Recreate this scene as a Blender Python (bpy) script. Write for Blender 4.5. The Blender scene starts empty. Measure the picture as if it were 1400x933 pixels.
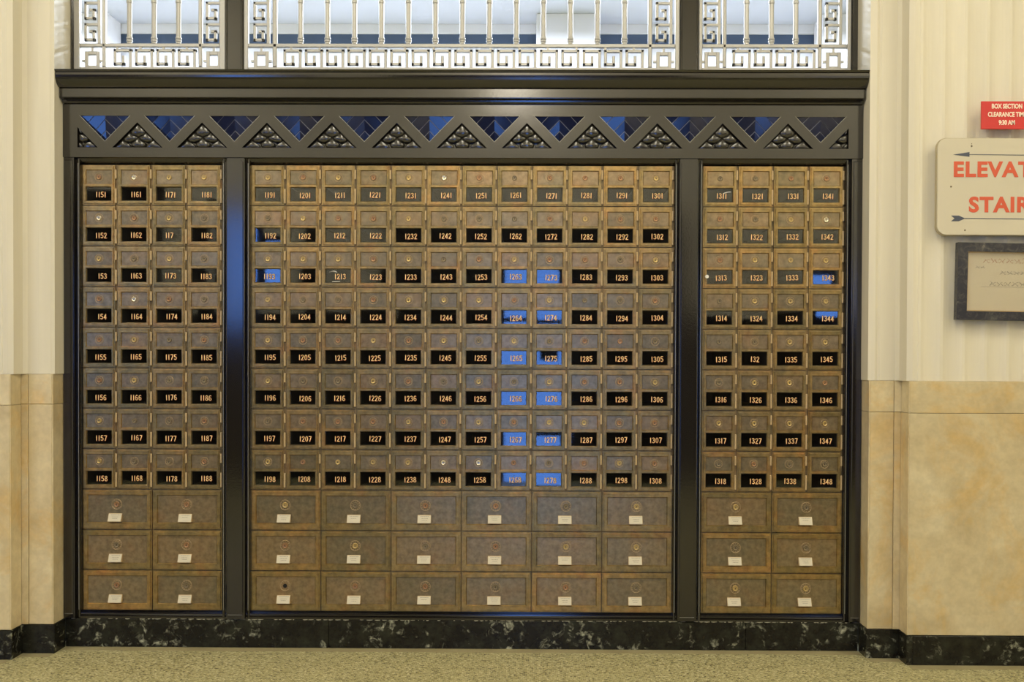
import bpy, math, random
from mathutils import Vector, Matrix
random.seed(7)
S = bpy.context.scene
COL = S.collection

# ---------------------------------------------------------------- camera
CAM = (0.2313, -3.4904, 0.995)
YAW, PITCH, ROLL = 0.00793, -0.01251, -0.00362
cam = bpy.data.cameras.new('camera'); camo = bpy.data.objects.new('camera', cam); COL.objects.link(camo)
Rw = Matrix.Rotation(YAW, 3, 'Z') @ Matrix.Rotation(PITCH, 3, 'X') @ Matrix.Rotation(ROLL, 3, 'Y')
rx, fy, uz = Rw.col[0], Rw.col[1], Rw.col[2]
M = Matrix((rx, uz, -fy)).transposed().to_4x4(); M.translation = Vector(CAM)
camo.matrix_world = M
cam.sensor_width = 36; cam.lens = 36.0
cam.shift_x = -12.96/1400; cam.shift_y = 38.17/1400
cam.clip_start = 0.05
S.camera = camo

# ---------------------------------------------------------------- world, exposure
w = bpy.data.worlds.new('world'); S.world = w; w.use_nodes = True
w.node_tree.nodes['Background'].inputs[0].default_value = (0.9, 0.85, 0.75, 1)
w.node_tree.nodes['Background'].inputs[1].default_value = 0.25
S.view_settings.view_transform = 'Standard'; S.view_settings.look = 'None'
S.view_settings.gamma = 1; S.view_settings.use_curve_mapping = False
S.view_settings.exposure = 0.0

# ---------------------------------------------------------------- light levels (lamps are built with their fixtures)
LOBBY_W = 25          # each of the lobby's ceiling panels
LOBBY_COL = (1.0, 0.925, 0.72)
MAIL_W = 150          # each of the mail room's tubes
MAIL_COL = (0.80, 0.89, 1.0)
BLUE = (0.13, 0.33, 1.0)
BLUE_S = 6.8          # dusk-blue daylight in the lobby's windows

# ---------------------------------------------------------------- materials
def nodes(name):
    m = bpy.data.materials.new(name); m.use_nodes = True
    nt = m.node_tree; return m, nt, nt.nodes['Principled BSDF']
def simple(name, col, rough=.5, metal=0, ior=1.5, spec=.5, bump=0, bscale=200, coat=0):
    m, nt, b = nodes(name)
    b.inputs['Base Color'].default_value = (*col, 1); b.inputs['Roughness'].default_value = rough
    b.inputs['Metallic'].default_value = metal; b.inputs['IOR'].default_value = ior
    b.inputs['Specular IOR Level'].default_value = spec
    if coat: b.inputs['Coat Weight'].default_value = coat; b.inputs['Coat Roughness'].default_value = .1
    if bump: add_bump(nt, b, bscale, bump)
    return m
def coords(nt, obj=True):
    g = nt.nodes.new('ShaderNodeNewGeometry'); return g.outputs['Position']
def noise(nt, vec, scale, detail=4, rough=.55, dist=0):
    n = nt.nodes.new('ShaderNodeTexNoise'); n.inputs['Scale'].default_value = scale
    n.inputs['Detail'].default_value = detail; n.inputs['Roughness'].default_value = rough
    n.inputs['Distortion'].default_value = dist
    nt.links.new(vec, n.inputs['Vector']); return n.outputs['Fac']
def ramp(nt, fac, stops):
    r = nt.nodes.new('ShaderNodeValToRGB'); e = r.color_ramp.elements
    while len(e) < len(stops): e.new(.5)
    for i, (p, c) in enumerate(stops):
        e[i].position = p; e[i].color = (*c, 1) if len(c) == 3 else c
    nt.links.new(fac, r.inputs['Fac']); return r.outputs['Color']
def mixc(nt, fac, a, b, mode='MIX'):
    n = nt.nodes.new('ShaderNodeMix'); n.data_type = 'RGBA'; n.blend_type = mode
    for s, v in ((0, fac), (6, a), (7, b)):
        if hasattr(v, 'links'): nt.links.new(v, n.inputs[s])
        elif s == 0: n.inputs[0].default_value = v
        else: n.inputs[s].default_value = (*v, 1)
    return n.outputs[2]
def add_bump(nt, b, scale, strength, dist=.001, vec=None, h=None):
    if h is None: h = noise(nt, vec or coords(nt), scale, 3)
    bp = nt.nodes.new('ShaderNodeBump'); bp.inputs['Strength'].default_value = strength
    bp.inputs['Distance'].default_value = dist
    nt.links.new(h, bp.inputs['Height']); nt.links.new(bp.outputs['Normal'], b.inputs['Normal'])
def scaled(nt, vec, s):
    n = nt.nodes.new('ShaderNodeVectorMath'); n.operation = 'MULTIPLY'
    nt.links.new(vec, n.inputs[0]); n.inputs[1].default_value = s; return n.outputs[0]
def rand(nt):
    return nt.nodes.new('ShaderNodeObjectInfo').outputs['Random']

def bronze(name, c1, c2, c3, metal, rough, bscale, bstr):
    m, nt, b = nodes(name); p = coords(nt)
    n1 = noise(nt, p, 14, 5); n2 = noise(nt, p, 60, 4)
    base = ramp(nt, n1, [(.38, c1), (.55, c2), (.68, c3)])
    fine = ramp(nt, n2, [(.3, (.72, .72, .72)), (.7, (1.2, 1.2, 1.2))])
    c = mixc(nt, 1.0, base, fine, 'MULTIPLY')
    rr = ramp(nt, rand(nt), [(0, (.84, .85, .82)), (.5, (1, 1, 1)), (1, (1.14, 1.04, .94))])
    c = mixc(nt, 1.0, c, rr, 'MULTIPLY')
    nt.links.new(c, b.inputs['Base Color'])
    b.inputs['Metallic'].default_value = metal; b.inputs['Roughness'].default_value = rough
    add_bump(nt, b, bscale, bstr, .0006)
    return m
MB_FRAME = bronze('bronze_frame', (.32, .245, .115), (.41, .285, .115), (.42, .255, .105), .84, .31, 700, .5)
MB_CASE = bronze('bronze_case', (.22, .165, .085), (.26, .185, .09), (.26, .17, .085), .5, .5, 500, .2)
MB_PANEL = bronze('bronze_panel', (.29, .235, .145), (.32, .245, .145), (.33, .23, .13), .80, .32, 350, .22)
def paint(name, base, rough, bscale, bstr, ior=1.75):
    m, nt, b = nodes(name); b.inputs['Base Color'].default_value = (*base, 1)
    b.inputs['Roughness'].default_value = rough; b.inputs['IOR'].default_value = ior
    add_bump(nt, b, bscale, bstr, .0006); return m
M_BLACK = paint('black_enamel', (.011, .009, .007), .13, 130, .16)
M_GUN = paint('enamelled_scales', (.030, .027, .021), .16, 260, .30)
M_BEAD = simple('pale_metal_edge', (.30, .29, .26), .35, .6)  # pale metal of the bead lines, also used for painted arris highlights
M_TILE = paint('dark_blue_tile', (.007, .010, .034), .12, 300, .10, 1.55)
M_DARK = simple('box_interior', (.012, .011, .010), .8)
M_BACKING = simple('steel_back', (.03, .03, .03), .6)
M_SILVER = simple('silver_grille', (.50, .49, .46), .40, .4, bump=.08, bscale=300)
M_HINGE = simple('hinge_bronze', (.56, .41, .22), .45, .25)
M_LOCKS = [simple('lock_brass', (.52, .37, .15), .32, .7), simple('lock_copper', (.36, .20, .10), .38, .6),
           simple('lock_aged', (.22, .17, .10), .45, .5), simple('lock_bright', (.75, .66, .48), .25, .8)]
M_RING = simple('lock_ring', (.40, .29, .16), .4, .5)
M_HOLE = simple('keyhole_black', (.006, .005, .004), .8)
M_GOLD = simple('gold_leaf', (1.0, .76, .36), .5)
M_RED_EDGE = simple('red_outline', (.45, .06, .02), .6)
M_PAPER = simple('aged_paper', (.62, .56, .42), .8)
M_INK = simple('faded_ink', (.20, .17, .13), .8)
M_WHITE = simple('white_sticker', (.8, .78, .7), .6)

m, nt, b = nodes('pane_glass'); out = nt.nodes['Material Output']; nt.nodes.remove(b)
tr = nt.nodes.new('ShaderNodeBsdfTransparent'); tr.inputs[0].default_value = (.94, .95, .95, 1)
gl = nt.nodes.new('ShaderNodeBsdfGlossy'); gl.inputs['Roughness'].default_value = .03
fr = nt.nodes.new('ShaderNodeLayerWeight'); pw = nt.nodes.new('ShaderNodeMath'); pw.operation = 'POWER'; pw.inputs[1].default_value = 5
ma = nt.nodes.new('ShaderNodeMath'); ma.operation = 'MULTIPLY_ADD'; ma.inputs[1].default_value = .90; ma.inputs[2].default_value = .055
nt.links.new(fr.outputs['Facing'], pw.inputs[0]); nt.links.new(pw.outputs[0], ma.inputs[0])
mx = nt.nodes.new('ShaderNodeMixShader'); nt.links.new(ma.outputs[0], mx.inputs[0])
nt.links.new(tr.outputs[0], mx.inputs[1]); nt.links.new(gl.outputs[0], mx.inputs[2])
nt.links.new(mx.outputs[0], out.inputs[0]); M_GLASS = m

def plaster(name, c):
    m, nt, b = nodes(name); p = coords(nt)
    n = noise(nt, scaled(nt, p, (14, 14, 1.2)), 1, 3)
    c1 = ramp(nt, n, [(.3, tuple(x*.95 for x in c)), (.7, tuple(min(1, x*1.04) for x in c))])
    nt.links.new(c1, b.inputs['Base Color']); b.inputs['Roughness'].default_value = .45
    add_bump(nt, b, 60, .05, .001); return m
M_PLASTER = plaster('cream_painted_plaster', (.725, .665, .515))
M_WHITEWALL = simple('white_wall', (.86, .86, .91), .6)
M_SOFFIT = simple('grey_ceiling', (.52, .545, .63), .7)
M_BLUEBAND = simple('blue_grey_ledge', (.07, .11, .20), .5)
M_LOWWALL = simple('dark_lobby_finish', (.035, .025, .018), .4)
M_LOBBYUP = simple('pale_lobby_wall', (.92, .88, .77), .7)

def marble_tan():
    m, nt, b = nodes('tan_marble'); p = coords(nt)
    oi = nt.nodes.new('ShaderNodeObjectInfo')
    cmb = nt.nodes.new('ShaderNodeVectorMath'); cmb.operation = 'ADD'
    sc = nt.nodes.new('ShaderNodeVectorMath'); sc.operation = 'SCALE'; sc.inputs[0].default_value = (7, 3, 5)
    nt.links.new(oi.outputs['Random'], sc.inputs['Scale'])
    nt.links.new(p, cmb.inputs[0]); nt.links.new(sc.outputs[0], cmb.inputs[1]); q = cmb.outputs[0]
    n1 = noise(nt, q, 5, 6, .6, .6); n2 = noise(nt, q, 3.2, 7, .65, 1.0); n3 = noise(nt, q, 45, 3)
    c = ramp(nt, n1, [(.3, (.53, .42, .235)), (.5, (.63, .52, .31)), (.7, (.71, .61, .39))])
    v = ramp(nt, n2, [(.51, (0, 0, 0)), (.68, (1, 1, 1))])
    sp = nt.nodes.new('ShaderNodeSeparateColor'); nt.links.new(v, sp.inputs[0])
    mu = nt.nodes.new('ShaderNodeMath'); mu.operation = 'MULTIPLY'; mu.inputs[1].default_value = .62
    nt.links.new(sp.outputs[0], mu.inputs[0])
    c = mixc(nt, mu.outputs[0], c, (.66, .40, .10))
    f = ramp(nt, n3, [(.35, (.93, .93, .93)), (.65, (1.05, 1.05, 1.05))])
    c = mixc(nt, 1.0, c, f, 'MULTIPLY')
    rr = ramp(nt, rand(nt), [(0, (.93, .93, .92)), (1, (1.05, 1.04, 1.02))])
    c = mixc(nt, 1.0, c, rr, 'MULTIPLY')
    nt.links.new(c, b.inputs['Base Color']); b.inputs['Roughness'].default_value = .38
    return m
M_TAN = marble_tan()
def marble_black():
    m, nt, b = nodes('black_green_marble'); p = coords(nt)
    n1 = noise(nt, p, 9, 8, .7, 1.2); n2 = noise(nt, p, 38, 5, .6, .6)
    v = nt.nodes.new('ShaderNodeMath'); v.operation = 'MULTIPLY'
    r1 = ramp(nt, n1, [(.515, (0, 0, 0)), (.66, (1, 1, 1))]); r2 = ramp(nt, n2, [(.505, (0, 0, 0)), (.64, (1, 1, 1))])
    c = mixc(nt, 1.0, r1, r2, 'MULTIPLY')
    sp = nt.nodes.new('ShaderNodeSeparateColor'); nt.links.new(c, sp.inputs[0])
    base = mixc(nt, sp.outputs[0], (.009, .008, .006), (.50, .50, .36))
    r3 = ramp(nt, noise(nt, p, 22, 6, .7), [(.45, (0, 0, 0)), (.75, (.022, .024, .015))])
    base = mixc(nt, 1.0, base, r3, 'ADD')
    nt.links.new(base, b.inputs['Base Color']); b.inputs['Roughness'].default_value = .2; b.inputs['Specular IOR Level'].default_value = .3
    return m
M_VERDE = marble_black()
M_EDGE = simple('chipped_marble_edge', (.30, .28, .20), .7)
def terrazzo(chips=True):
    m, nt, b = nodes('terrazzo' if chips else 'terrazzo_border'); p = coords(nt)
    base = ramp(nt, noise(nt, p, 6, 4), [(.3, (.36, .32, .145)), (.7, (.42, .375, .18))])
    if chips:
        vo = nt.nodes.new('ShaderNodeTexVoronoi'); vo.inputs['Scale'].default_value = 165
        nt.links.new(p, vo.inputs['Vector'])
        sp = nt.nodes.new('ShaderNodeSeparateColor'); nt.links.new(vo.outputs['Color'], sp.inputs[0])
        cc = ramp(nt, sp.outputs[0], [(0, (.07, .06, .03)), (.2, (.14, .12, .06)), (.32, (.37, .345, .185)), (.7, (.49, .46, .26)), (1, (.70, .66, .42))])
        ch = ramp(nt, vo.outputs['Distance'], [(.45, (1, 1, 1)), (.62, (0, 0, 0))])
        s2 = nt.nodes.new('ShaderNodeSeparateColor'); nt.links.new(ch, s2.inputs[0])
        base = mixc(nt, s2.outputs[0], base, cc)
    else:
        base = ramp(nt, noise(nt, p, 9, 4), [(.3, (.30, .255, .135)), (.7, (.38, .33, .18))])
    nt.links.new(base, b.inputs['Base Color']); b.inputs['Roughness'].default_value = .45
    return m
M_TERR = terrazzo(); M_TERRB = terrazzo(False)
def emit(name, col, s):
    m, nt, b = nodes(name)
    b.inputs['Base Color'].default_value = (.02, .02, .02, 1)
    b.inputs['Emission Color'].default_value = (*col, 1); b.inputs['Emission Strength'].default_value = s
    return m
M_DAY = emit('dusk_window', BLUE, BLUE_S)
M_LAMP = emit('lamp_diffuser', LOBBY_COL, 4.0)
M_TUBE = emit('fluorescent_tube', MAIL_COL, 6.0)
M_SIGNRED = simple('red_sign', (.62, .035, .03), .4)
M_SIGNWHITE = simple('sign_lettering_cream', (.95, .80, .62), .5)
M_SIGNCREAM = simple('cream_enamel_sign', (.62, .56, .42), .32)
M_SIGNTEXT = simple('orange_red_paint', (.66, .105, .045), .5)
M_SIGNBLUE = simple('slate_blue_paint', (.075, .085, .115), .5)
M_SCREW = simple('screw_metal', (.18, .14, .08), .5, .5)
def frame_mat():
    m, nt, b = nodes('dark_veined_frame'); p = coords(nt)
    c = ramp(nt, noise(nt, p, 30, 8, .7, 1.5), [(.48, (.03, .03, .04)), (.62, (.075, .072, .07)), (.75, (.25, .22, .18))])
    nt.links.new(c, b.inputs['Base Color']); b.inputs['Roughness'].default_value = .25; return m
M_FRAME = frame_mat()
M_MAT = simple('ochre_fillet', (.62, .40, .16), .6)
M_PARCH = simple('parchment', (.72, .60, .42), .6)
M_SCRIPT = simple('faded_red_script', (.50, .25, .16), .7)
M_SCRIPT2 = simple('faded_brown_script', (.34, .28, .22), .7)

# ---------------------------------------------------------------- mesh helpers
class B:
    def __init__(s): s.v = []; s.f = []; s.m = []; s.mi = 0
    def add(s, vs, fs):
        o = len(s.v); s.v += [tuple(x) for x in vs]
        for f in fs: s.f.append([o+i for i in f]); s.m.append(s.mi)
    def box(s, x0, x1, y0, y1, z0, z1):
        s.add([(x, y, z) for x in (x0, x1) for y in (y0, y1) for z in (z0, z1)],
              [(0, 1, 3, 2), (4, 6, 7, 5), (0, 4, 5, 1), (2, 3, 7, 6), (0, 2, 6, 4), (1, 5, 7, 3)])
    def cbox(s, x0, x1, y0, y1, z0, z1, c):            # front edges (y0 side) chamfered by c
        s.add([(x0, y1, z0), (x1, y1, z0), (x1, y1, z1), (x0, y1, z1),
               (x0, y0+c, z0), (x1, y0+c, z0), (x1, y0+c, z1), (x0, y0+c, z1),
               (x0+c, y0, z0+c), (x1-c, y0, z0+c), (x1-c, y0, z1-c), (x0+c, y0, z1-c)],
              [(0, 3, 2, 1), (0, 1, 5, 4), (1, 2, 6, 5), (2, 3, 7, 6), (3, 0, 4, 7),
               (4, 5, 9, 8), (5, 6, 10, 9), (6, 7, 11, 10), (7, 4, 8, 11), (8, 9, 10, 11)])
    def poly(s, pts, y0, y1, c=0):                      # polygon in x,z extruded from y0 (front) to y1
        n = len(pts)
        s.add([(x, y0, z) for x, z in pts] + [(x, y1, z) for x, z in pts],
              [tuple(range(n)), tuple(range(2*n-1, n-1, -1))] + [(i, n+i, n+(i+1) % n, (i+1) % n) for i in range(n)])
    def ext_x(s, prof, x0, x1, slope=None):             # profile in y,z along x
        n = len(prof); e = slope or (lambda y: 0)
        s.add([(x0-e(y), y, z) for y, z in prof] + [(x1+e(y), y, z) for y, z in prof],
              [tuple(range(n)), tuple(range(2*n-1, n-1, -1))] + [(i, n+i, n+(i+1) % n, (i+1) % n) for i in range(n)])
    def ext_z(s, prof, z0, z1):                         # profile in x,y along z
        n = len(prof)
        s.add([(x, y, z0) for x, y in prof] + [(x, y, z1) for x, y in prof],
              [tuple(range(n)), tuple(range(2*n-1, n-1, -1))] + [(i, n+i, n+(i+1) % n, (i+1) % n) for i in range(n)])
    def lathe_z(s, cx, cy, prof, n=12):                 # prof r,z
        vs = []; fs = []
        for r, z in prof:
            for k in range(n):
                a = 2*math.pi*k/n; vs.append((cx+r*math.cos(a), cy+r*math.sin(a), z))
        for i in range(len(prof)-1):
            for k in range(n):
                fs.append((i*n+k, i*n+(k+1) % n, (i+1)*n+(k+1) % n, (i+1)*n+k))
        fs.append(tuple(range(n-1, -1, -1))); fs.append(tuple((len(prof)-1)*n+k for k in range(n)))
        s.add(vs, fs)
    def lathe_y(s, cx, cz, prof, n=16, cap=True):       # prof r,y (from back to front)
        vs = []; fs = []
        for r, y in prof:
            for k in range(n):
                a = 2*math.pi*k/n; vs.append((cx+r*math.cos(a), y, cz+r*math.sin(a)))
        for i in range(len(prof)-1):
            for k in range(n):
                fs.append((i*n+k, i*n+(k+1) % n, (i+1)*n+(k+1) % n, (i+1)*n+k))
        if cap: fs.append(tuple((len(prof)-1)*n+k for k in range(n)))
        s.add(vs, fs)
    def ring(s, o, h, y0, yb, cin):                     # flat front ring, outer rect o, hole h (x0,x1,z0,z1), sloping inwards to yb
        ox0, ox1, oz0, oz1 = o; hx0, hx1, hz0, hz1 = h
        O = [(ox0, y0, oz0), (ox1, y0, oz0), (ox1, y0, oz1), (ox0, y0, oz1)]
        H = [(hx0, y0, hz0), (hx1, y0, hz0), (hx1, y0, hz1), (hx0, y0, hz1)]
        I = [(hx0+cin, yb, hz0+cin), (hx1-cin, yb, hz0+cin), (hx1-cin, yb, hz1-cin), (hx0+cin, yb, hz1-cin)]
        s.add(O+H+I, [(i, (i+1) % 4, 4+(i+1) % 4, 4+i) for i in range(4)] + [(4+i, 4+(i+1) % 4, 8+(i+1) % 4, 8+i) for i in range(4)])
    def stroke(s, pts, w, y, closed=False):             # flat ribbon in x,z with round joints
        P = list(pts) + ([pts[0]] if closed else [])
        for (x0, z0), (x1, z1) in zip(P, P[1:]):
            d = math.hypot(x1-x0, z1-z0) or 1e-9; nx, nz = -(z1-z0)/d*w/2, (x1-x0)/d*w/2
            s.add([(x0-nx, y, z0-nz), (x1-nx, y, z1-nz), (x1+nx, y, z1+nz), (x0+nx, y, z0+nz)], [(0, 1, 2, 3)])
        for (x, z) in P:
            s.add([(x+w/2*math.cos(a*math.pi/3), y, z+w/2*math.sin(a*math.pi/3)) for a in range(6)], [tuple(range(6))])
    def mesh(s, name, mats, smooth=False, off=(0, 0, 0)):
        me = bpy.data.meshes.new(name)
        me.from_pydata([(x-off[0], y-off[1], z-off[2]) for x, y, z in s.v], [], s.f)
        for mm in (mats if isinstance(mats, (list, tuple)) else [mats]): me.materials.append(mm)
        me.polygons.foreach_set('material_index', s.m)
        if smooth: me.polygons.foreach_set('use_smooth', [True]*len(s.f))
        me.update(); return me
def link(name, me, parent=None, loc=(0, 0, 0)):
    o = bpy.data.objects.new(name, me); COL.objects.link(o); o.location = loc
    if parent: o.parent = parent
    return o
def rootloc(p):
    L = Vector((0, 0, 0))
    while p: L += p.location; p = p.parent
    return L
def obj(name, b, mats, parent=None, smooth=False, pivot=None):   # world coordinates in b
    L = rootloc(parent)
    pv = Vector(pivot) if pivot else L
    me = b.mesh(name, mats, smooth, pv)
    return link(name, me, parent, pv-L)
def thing(name, label, cat, loc, group=None):
    o = bpy.data.objects.new(name, None); COL.objects.link(o); o.location = loc; o.empty_display_size = .05
    o['label'] = label; o['category'] = cat
    if group: o['group'] = group
    return o
def struct(name, b, mats, smooth=False, label=None):
    o = obj(name, b, mats, None, smooth); o['kind'] = 'structure'
    if label: o['label'] = label
    return o
def fix(o):      # consistent outward normals
    import bmesh
    bm = bmesh.new(); bm.from_mesh(o.data); bmesh.ops.recalc_face_normals(bm, faces=bm.faces); bm.to_mesh(o.data); bm.free()
def text(name, body, size, x, y, z, mat, parent, bold=0, sx=1, align='CENTER', space=1):
    c = bpy.data.curves.new(name, 'FONT'); c.body = body; c.size = size; c.offset = bold; c.align_x = align; c.align_y = 'CENTER'
    c.space_character = space; c.extrude = .0003; c.resolution_u = 4
    t = bpy.data.objects.new('tmp', c); COL.objects.link(t); bpy.context.view_layer.update()
    me = bpy.data.meshes.new_from_object(t.evaluated_get(bpy.context.evaluated_depsgraph_get()))
    bpy.data.objects.remove(t); bpy.data.curves.remove(c)
    if align == 'LEFT':
        mn = min(v.co.x for v in me.vertices)
        for v in me.vertices: v.co.x -= mn
    zs = [v.co.y for v in me.vertices]; mid = (max(zs)+min(zs))/2
    for v in me.vertices: v.co = Vector((v.co.x*sx, -v.co.z, v.co.y-mid))
    me.materials.clear(); me.materials.append(mat)
    return link(name, me, parent, Vector((x, y, z))-rootloc(parent))

# ---------------------------------------------------------------- room shell
b = B(); b.box(-5, 5, -4.7, 4.1, -.10, -.003); floor = struct('floor', b, M_TERR)
for x0, x1, y0, y1 in ((-1.346, 1.346, -.062, -.021), (-1.456, -1.352, -.142, -.101), (1.352, 1.456, -.142, -.101),
                       (-2.6, -1.46, -.215, -.173), (1.46, 2.6, -.217, -.176)):
    b = B(); b.box(x0, x1, y0, y1, -.003, -.0022); obj('border_strip', b, M_TERRB, floor)

def flutes(x0, n, p, y):       # concave flutes with narrow fillets, plan points from left to right
    pts = []
    for k in range(n):
        a = x0+k*p; pts.append((a, y)); pts.append((a+.007, y))
        for j in range(1, 6):
            t = j/6; pts.append((a+.007+(p-.009)*t, y+.0075*math.sin(math.pi*t)**.8))
        pts.append((a+p-.002, y))
    return pts
TOPZ = 4.0
fl = flutes(1.489, 45, .0712, -.168)
prof = [(1.347, .10), (1.349, .0), (1.351, -.092), (1.372, -.098), (1.381, -.094), (1.388, -.100), (1.436, -.100), (1.4475, -.112), (1.4535, -.160), (1.470, -.168), (1.486, -.166)] + fl + [(4.9, -.168), (4.9, .10)]
b = B(); b.ext_z(prof, .919, TOPZ); wr = struct('wall_right', b, M_PLASTER); fix(wr)
profl = [(-x, y) for x, y in prof]; profl[2] = (-1.351, -.090); profl[3] = (-1.359, -.094); profl[4] = (-1.362, -.096); profl[5] = (-1.399, -.101)
b = B(); b.ext_z(profl, .930, TOPZ); wl = struct('wall_left', b, M_PLASTER); fix(wl)

G = .0012
def slab(par, mat, x0, x1, y0, y1, z0, z1, nm='marble_slab'):
    b = B(); b.cbox(x0+G/2, x1-G/2, y0, y1, z0+G/2, z1-G/2, .0012); return obj(nm, b, mat, par)
def side_slab(par, mat, x0, x1, y0, y1, z0, z1, nm='marble_slab'):
    b = B(); b.box(x0, x1, y0+G/2, y1-G/2, z0+G/2, z1-G/2); return obj(nm, b, mat, par)
for sgn, wall, zc, zt in ((-1, wl, .829, .930), (1, wr, .815, .919)):
    base = None
    b = B(); xs = sorted((sgn*1.375, sgn*4.9)); b.box(xs[0], xs[1], -.075, .10, 0, zt-.002); core = obj('wall_core', b, M_DARK, wall)
    b = B(); xs = sorted((sgn*1.480, sgn*4.9)); b.box(xs[0], xs[1], -.148, -.074, 0, zt-.002); core = obj('wall_core', b, M_DARK, wall)
    for z0, z1 in ((.0945, zc), (zc, zt)):
        xs = sorted((sgn*1.3565, sgn*1.4355)); slab(wall, M_TAN, xs[0], xs[1], -.100, -.075, z0, z1)          # pilaster front
        xs = sorted((sgn*1.4355, sgn*1.4590)); slab(wall, M_TAN, xs[0], xs[1], -.103, -.075, z0, z1)
        xs = sorted((sgn*1.3535, sgn*1.3745)); side_slab(wall, M_TAN, xs[0], xs[1], -.0985, .06, z0, z1)       # return towards the cabinet
        xs = sorted((sgn*1.4572, sgn*1.4795)); side_slab(wall, M_TAN, xs[0], xs[1], -.1735, -.104, z0, z1)     # return of the forward wall
        X = 1.4590
        for wdt in ((1.1, 1.1, 1.24) if z0 > .5 else (1.6, 1.84)):
            xs = sorted((sgn*X, sgn*(X+wdt))); slab(wall, M_TAN, xs[0], xs[1], -.175, -.149, z0, z1); X += wdt
    bb = B(); xs = sorted((sgn*1.3515, sgn*1.4562)); bb.cbox(xs[0], xs[1], -.1015, -.07, -.003, .0935, .0012)
    base = struct('baseboard_left' if sgn < 0 else 'baseboard_right', bb, M_VERDE)
    for x0, x1, y0, y1 in ((1.4552, 1.476, -.1755, -.1012), (1.3495, 1.3515, -.1005, -.021)):
        xs = sorted((sgn*x0, sgn*x1)); side_slab(base, M_VERDE, xs[0], xs[1], y0, y1, -.003, .0935, 'base_slab')
    X = 1.4762
    for wdt in (.9, 1.2, 1.3):
        xs = sorted((sgn*X, sgn*(X+wdt))); slab(base, M_VERDE, xs[0], xs[1], -.1765, -.150, -.003, .0935, 'base_slab'); X += wdt

b = B(); b.box(-1.349, 1.349, .012, .06, -.003, .093); bc = struct('baseboard_middle', b, M_DARK)
for x0, x1 in ((-1.3485, -.450), (-.450, .968), (.968, 1.3485)):
    slab(bc, M_VERDE, x0, x1, -.020, .011, -.003, .094, 'base_slab')
rr = random.Random(5)
b = B(); x = -1.33                                         # worn pale arris along the top edge
while x < 1.33:
    L = rr.uniform(.003, .022)
    if rr.random() < .75:
        h = rr.uniform(.0006, .0026); b.add([(x, -.0203, .0945-h*.4), (x+L*.4, -.0203, .0945-h), (x+L, -.0203, .0945-h*.3), (x+L, -.0185, .0947), (x, -.0185, .0947)], [(0, 1, 2, 3, 4)])
    x += L+rr.uniform(.0, .012)
o = obj('chipped_edge', b, M_EDGE, bc); o['kind'] = 'stuff'

b = B(); b.box(-5.1, -5, -4.7, 4.1, 0, 4.0); struct('wall_west', b, [M_LOBBYUP])
b = B(); b.box(5, 5.1, -4.7, 4.1, 0, 4.0); struct('wall_east', b, M_LOBBYUP)
b = B(); b.box(-5, 5, -4.7, .10, 4.0, 4.1); struct('ceiling', b, M_LOBBYUP)
# far side of the lobby (seen only as reflections)
b = B(); b.box(-5, 5, -4.7, -4.6, 1.32, 4.0); far = struct('wall_behind', b, M_LOBBYUP)
b = B(); b.box(-5, 5, -4.7, -4.58, 0, 1.32); obj('dark_reflect_band', b, M_LOWWALL, far)  # dark lower band added so the enamel reflects black low down
b = B(); b.box(-.86, 1.42, -4.58, -4.54, 0, 2.12); door = struct('door_1', b, M_LOWWALL)
b = B(); b.box(.01, .50, -4.54, -4.535, 0, 1.70); obj('door_glass', b, M_DAY, door)
for x0, x1, z0, z1 in ((.245, .265, 0, 1.70), (.01, .50, .42, .46), (.01, .50, 1.28, 1.31), (.30, .44, .95, 1.12)):
    b = B(); b.box(x0, x1, -4.535, -4.53, z0, z1); obj('silhouette_bar', b, M_LOWWALL, door)  # dark bars and block added as silhouettes in the reflected glass
b = B(); b.box(-4.9, -2.66, -4.58, -4.54, 0, 2.35); door = struct('dark_board', b, M_LOWWALL)  # dark board added to darken the reflections in the left panes
b = B(); b.box(-2.40, -2.28, -4.58, -4.55, 1.3, 2.2); b.box(-1.55, -1.42, -4.58, -4.55, 1.3, 2.1); obj('dark_pilaster', b, M_LOWWALL, far)
for i, (x0, x1, z0, z1) in enumerate(((-2.16, -1.95, 1.22, 2.10), (-1.88, -1.75, 1.50, 1.90), (2.43, 2.60, 1.27, 1.66), (-4.35, -3.56, .75, 1.75))):
    yo = .035 if i == 3 else 0
    b = B(); b.box(x0-.04, x1+.04, -4.60+yo, -4.57+yo, z0-.04, z1+.04); wn = struct('window_%d' % (i+1), b, M_LOWWALL)
    b = B(); b.box(x0, x1, -4.57+yo, -4.565+yo, z0, z1); obj('pane', b, M_DAY, wn)
# globe lamp high on the far wall
t = thing('wall_lamp', 'round globe lamp high on the lobby wall above the glass door', 'lamp', (.10, -4.58, 3.05))
b = B(); b.lathe_z(.10, -4.42, [(.03, 2.90), (.09, 2.93), (.135, 3.0), (.15, 3.07), (.135, 3.14), (.09, 3.21), (.03, 3.24)], 20); obj('globe', b, emit('globe_glass', (1.0, .90, .72), 15), t, smooth=True)
b = B(); b.box(.06, .14, -4.60, -4.42, 2.86, 2.90); obj('bracket', b, M_LOWWALL, t)
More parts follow.
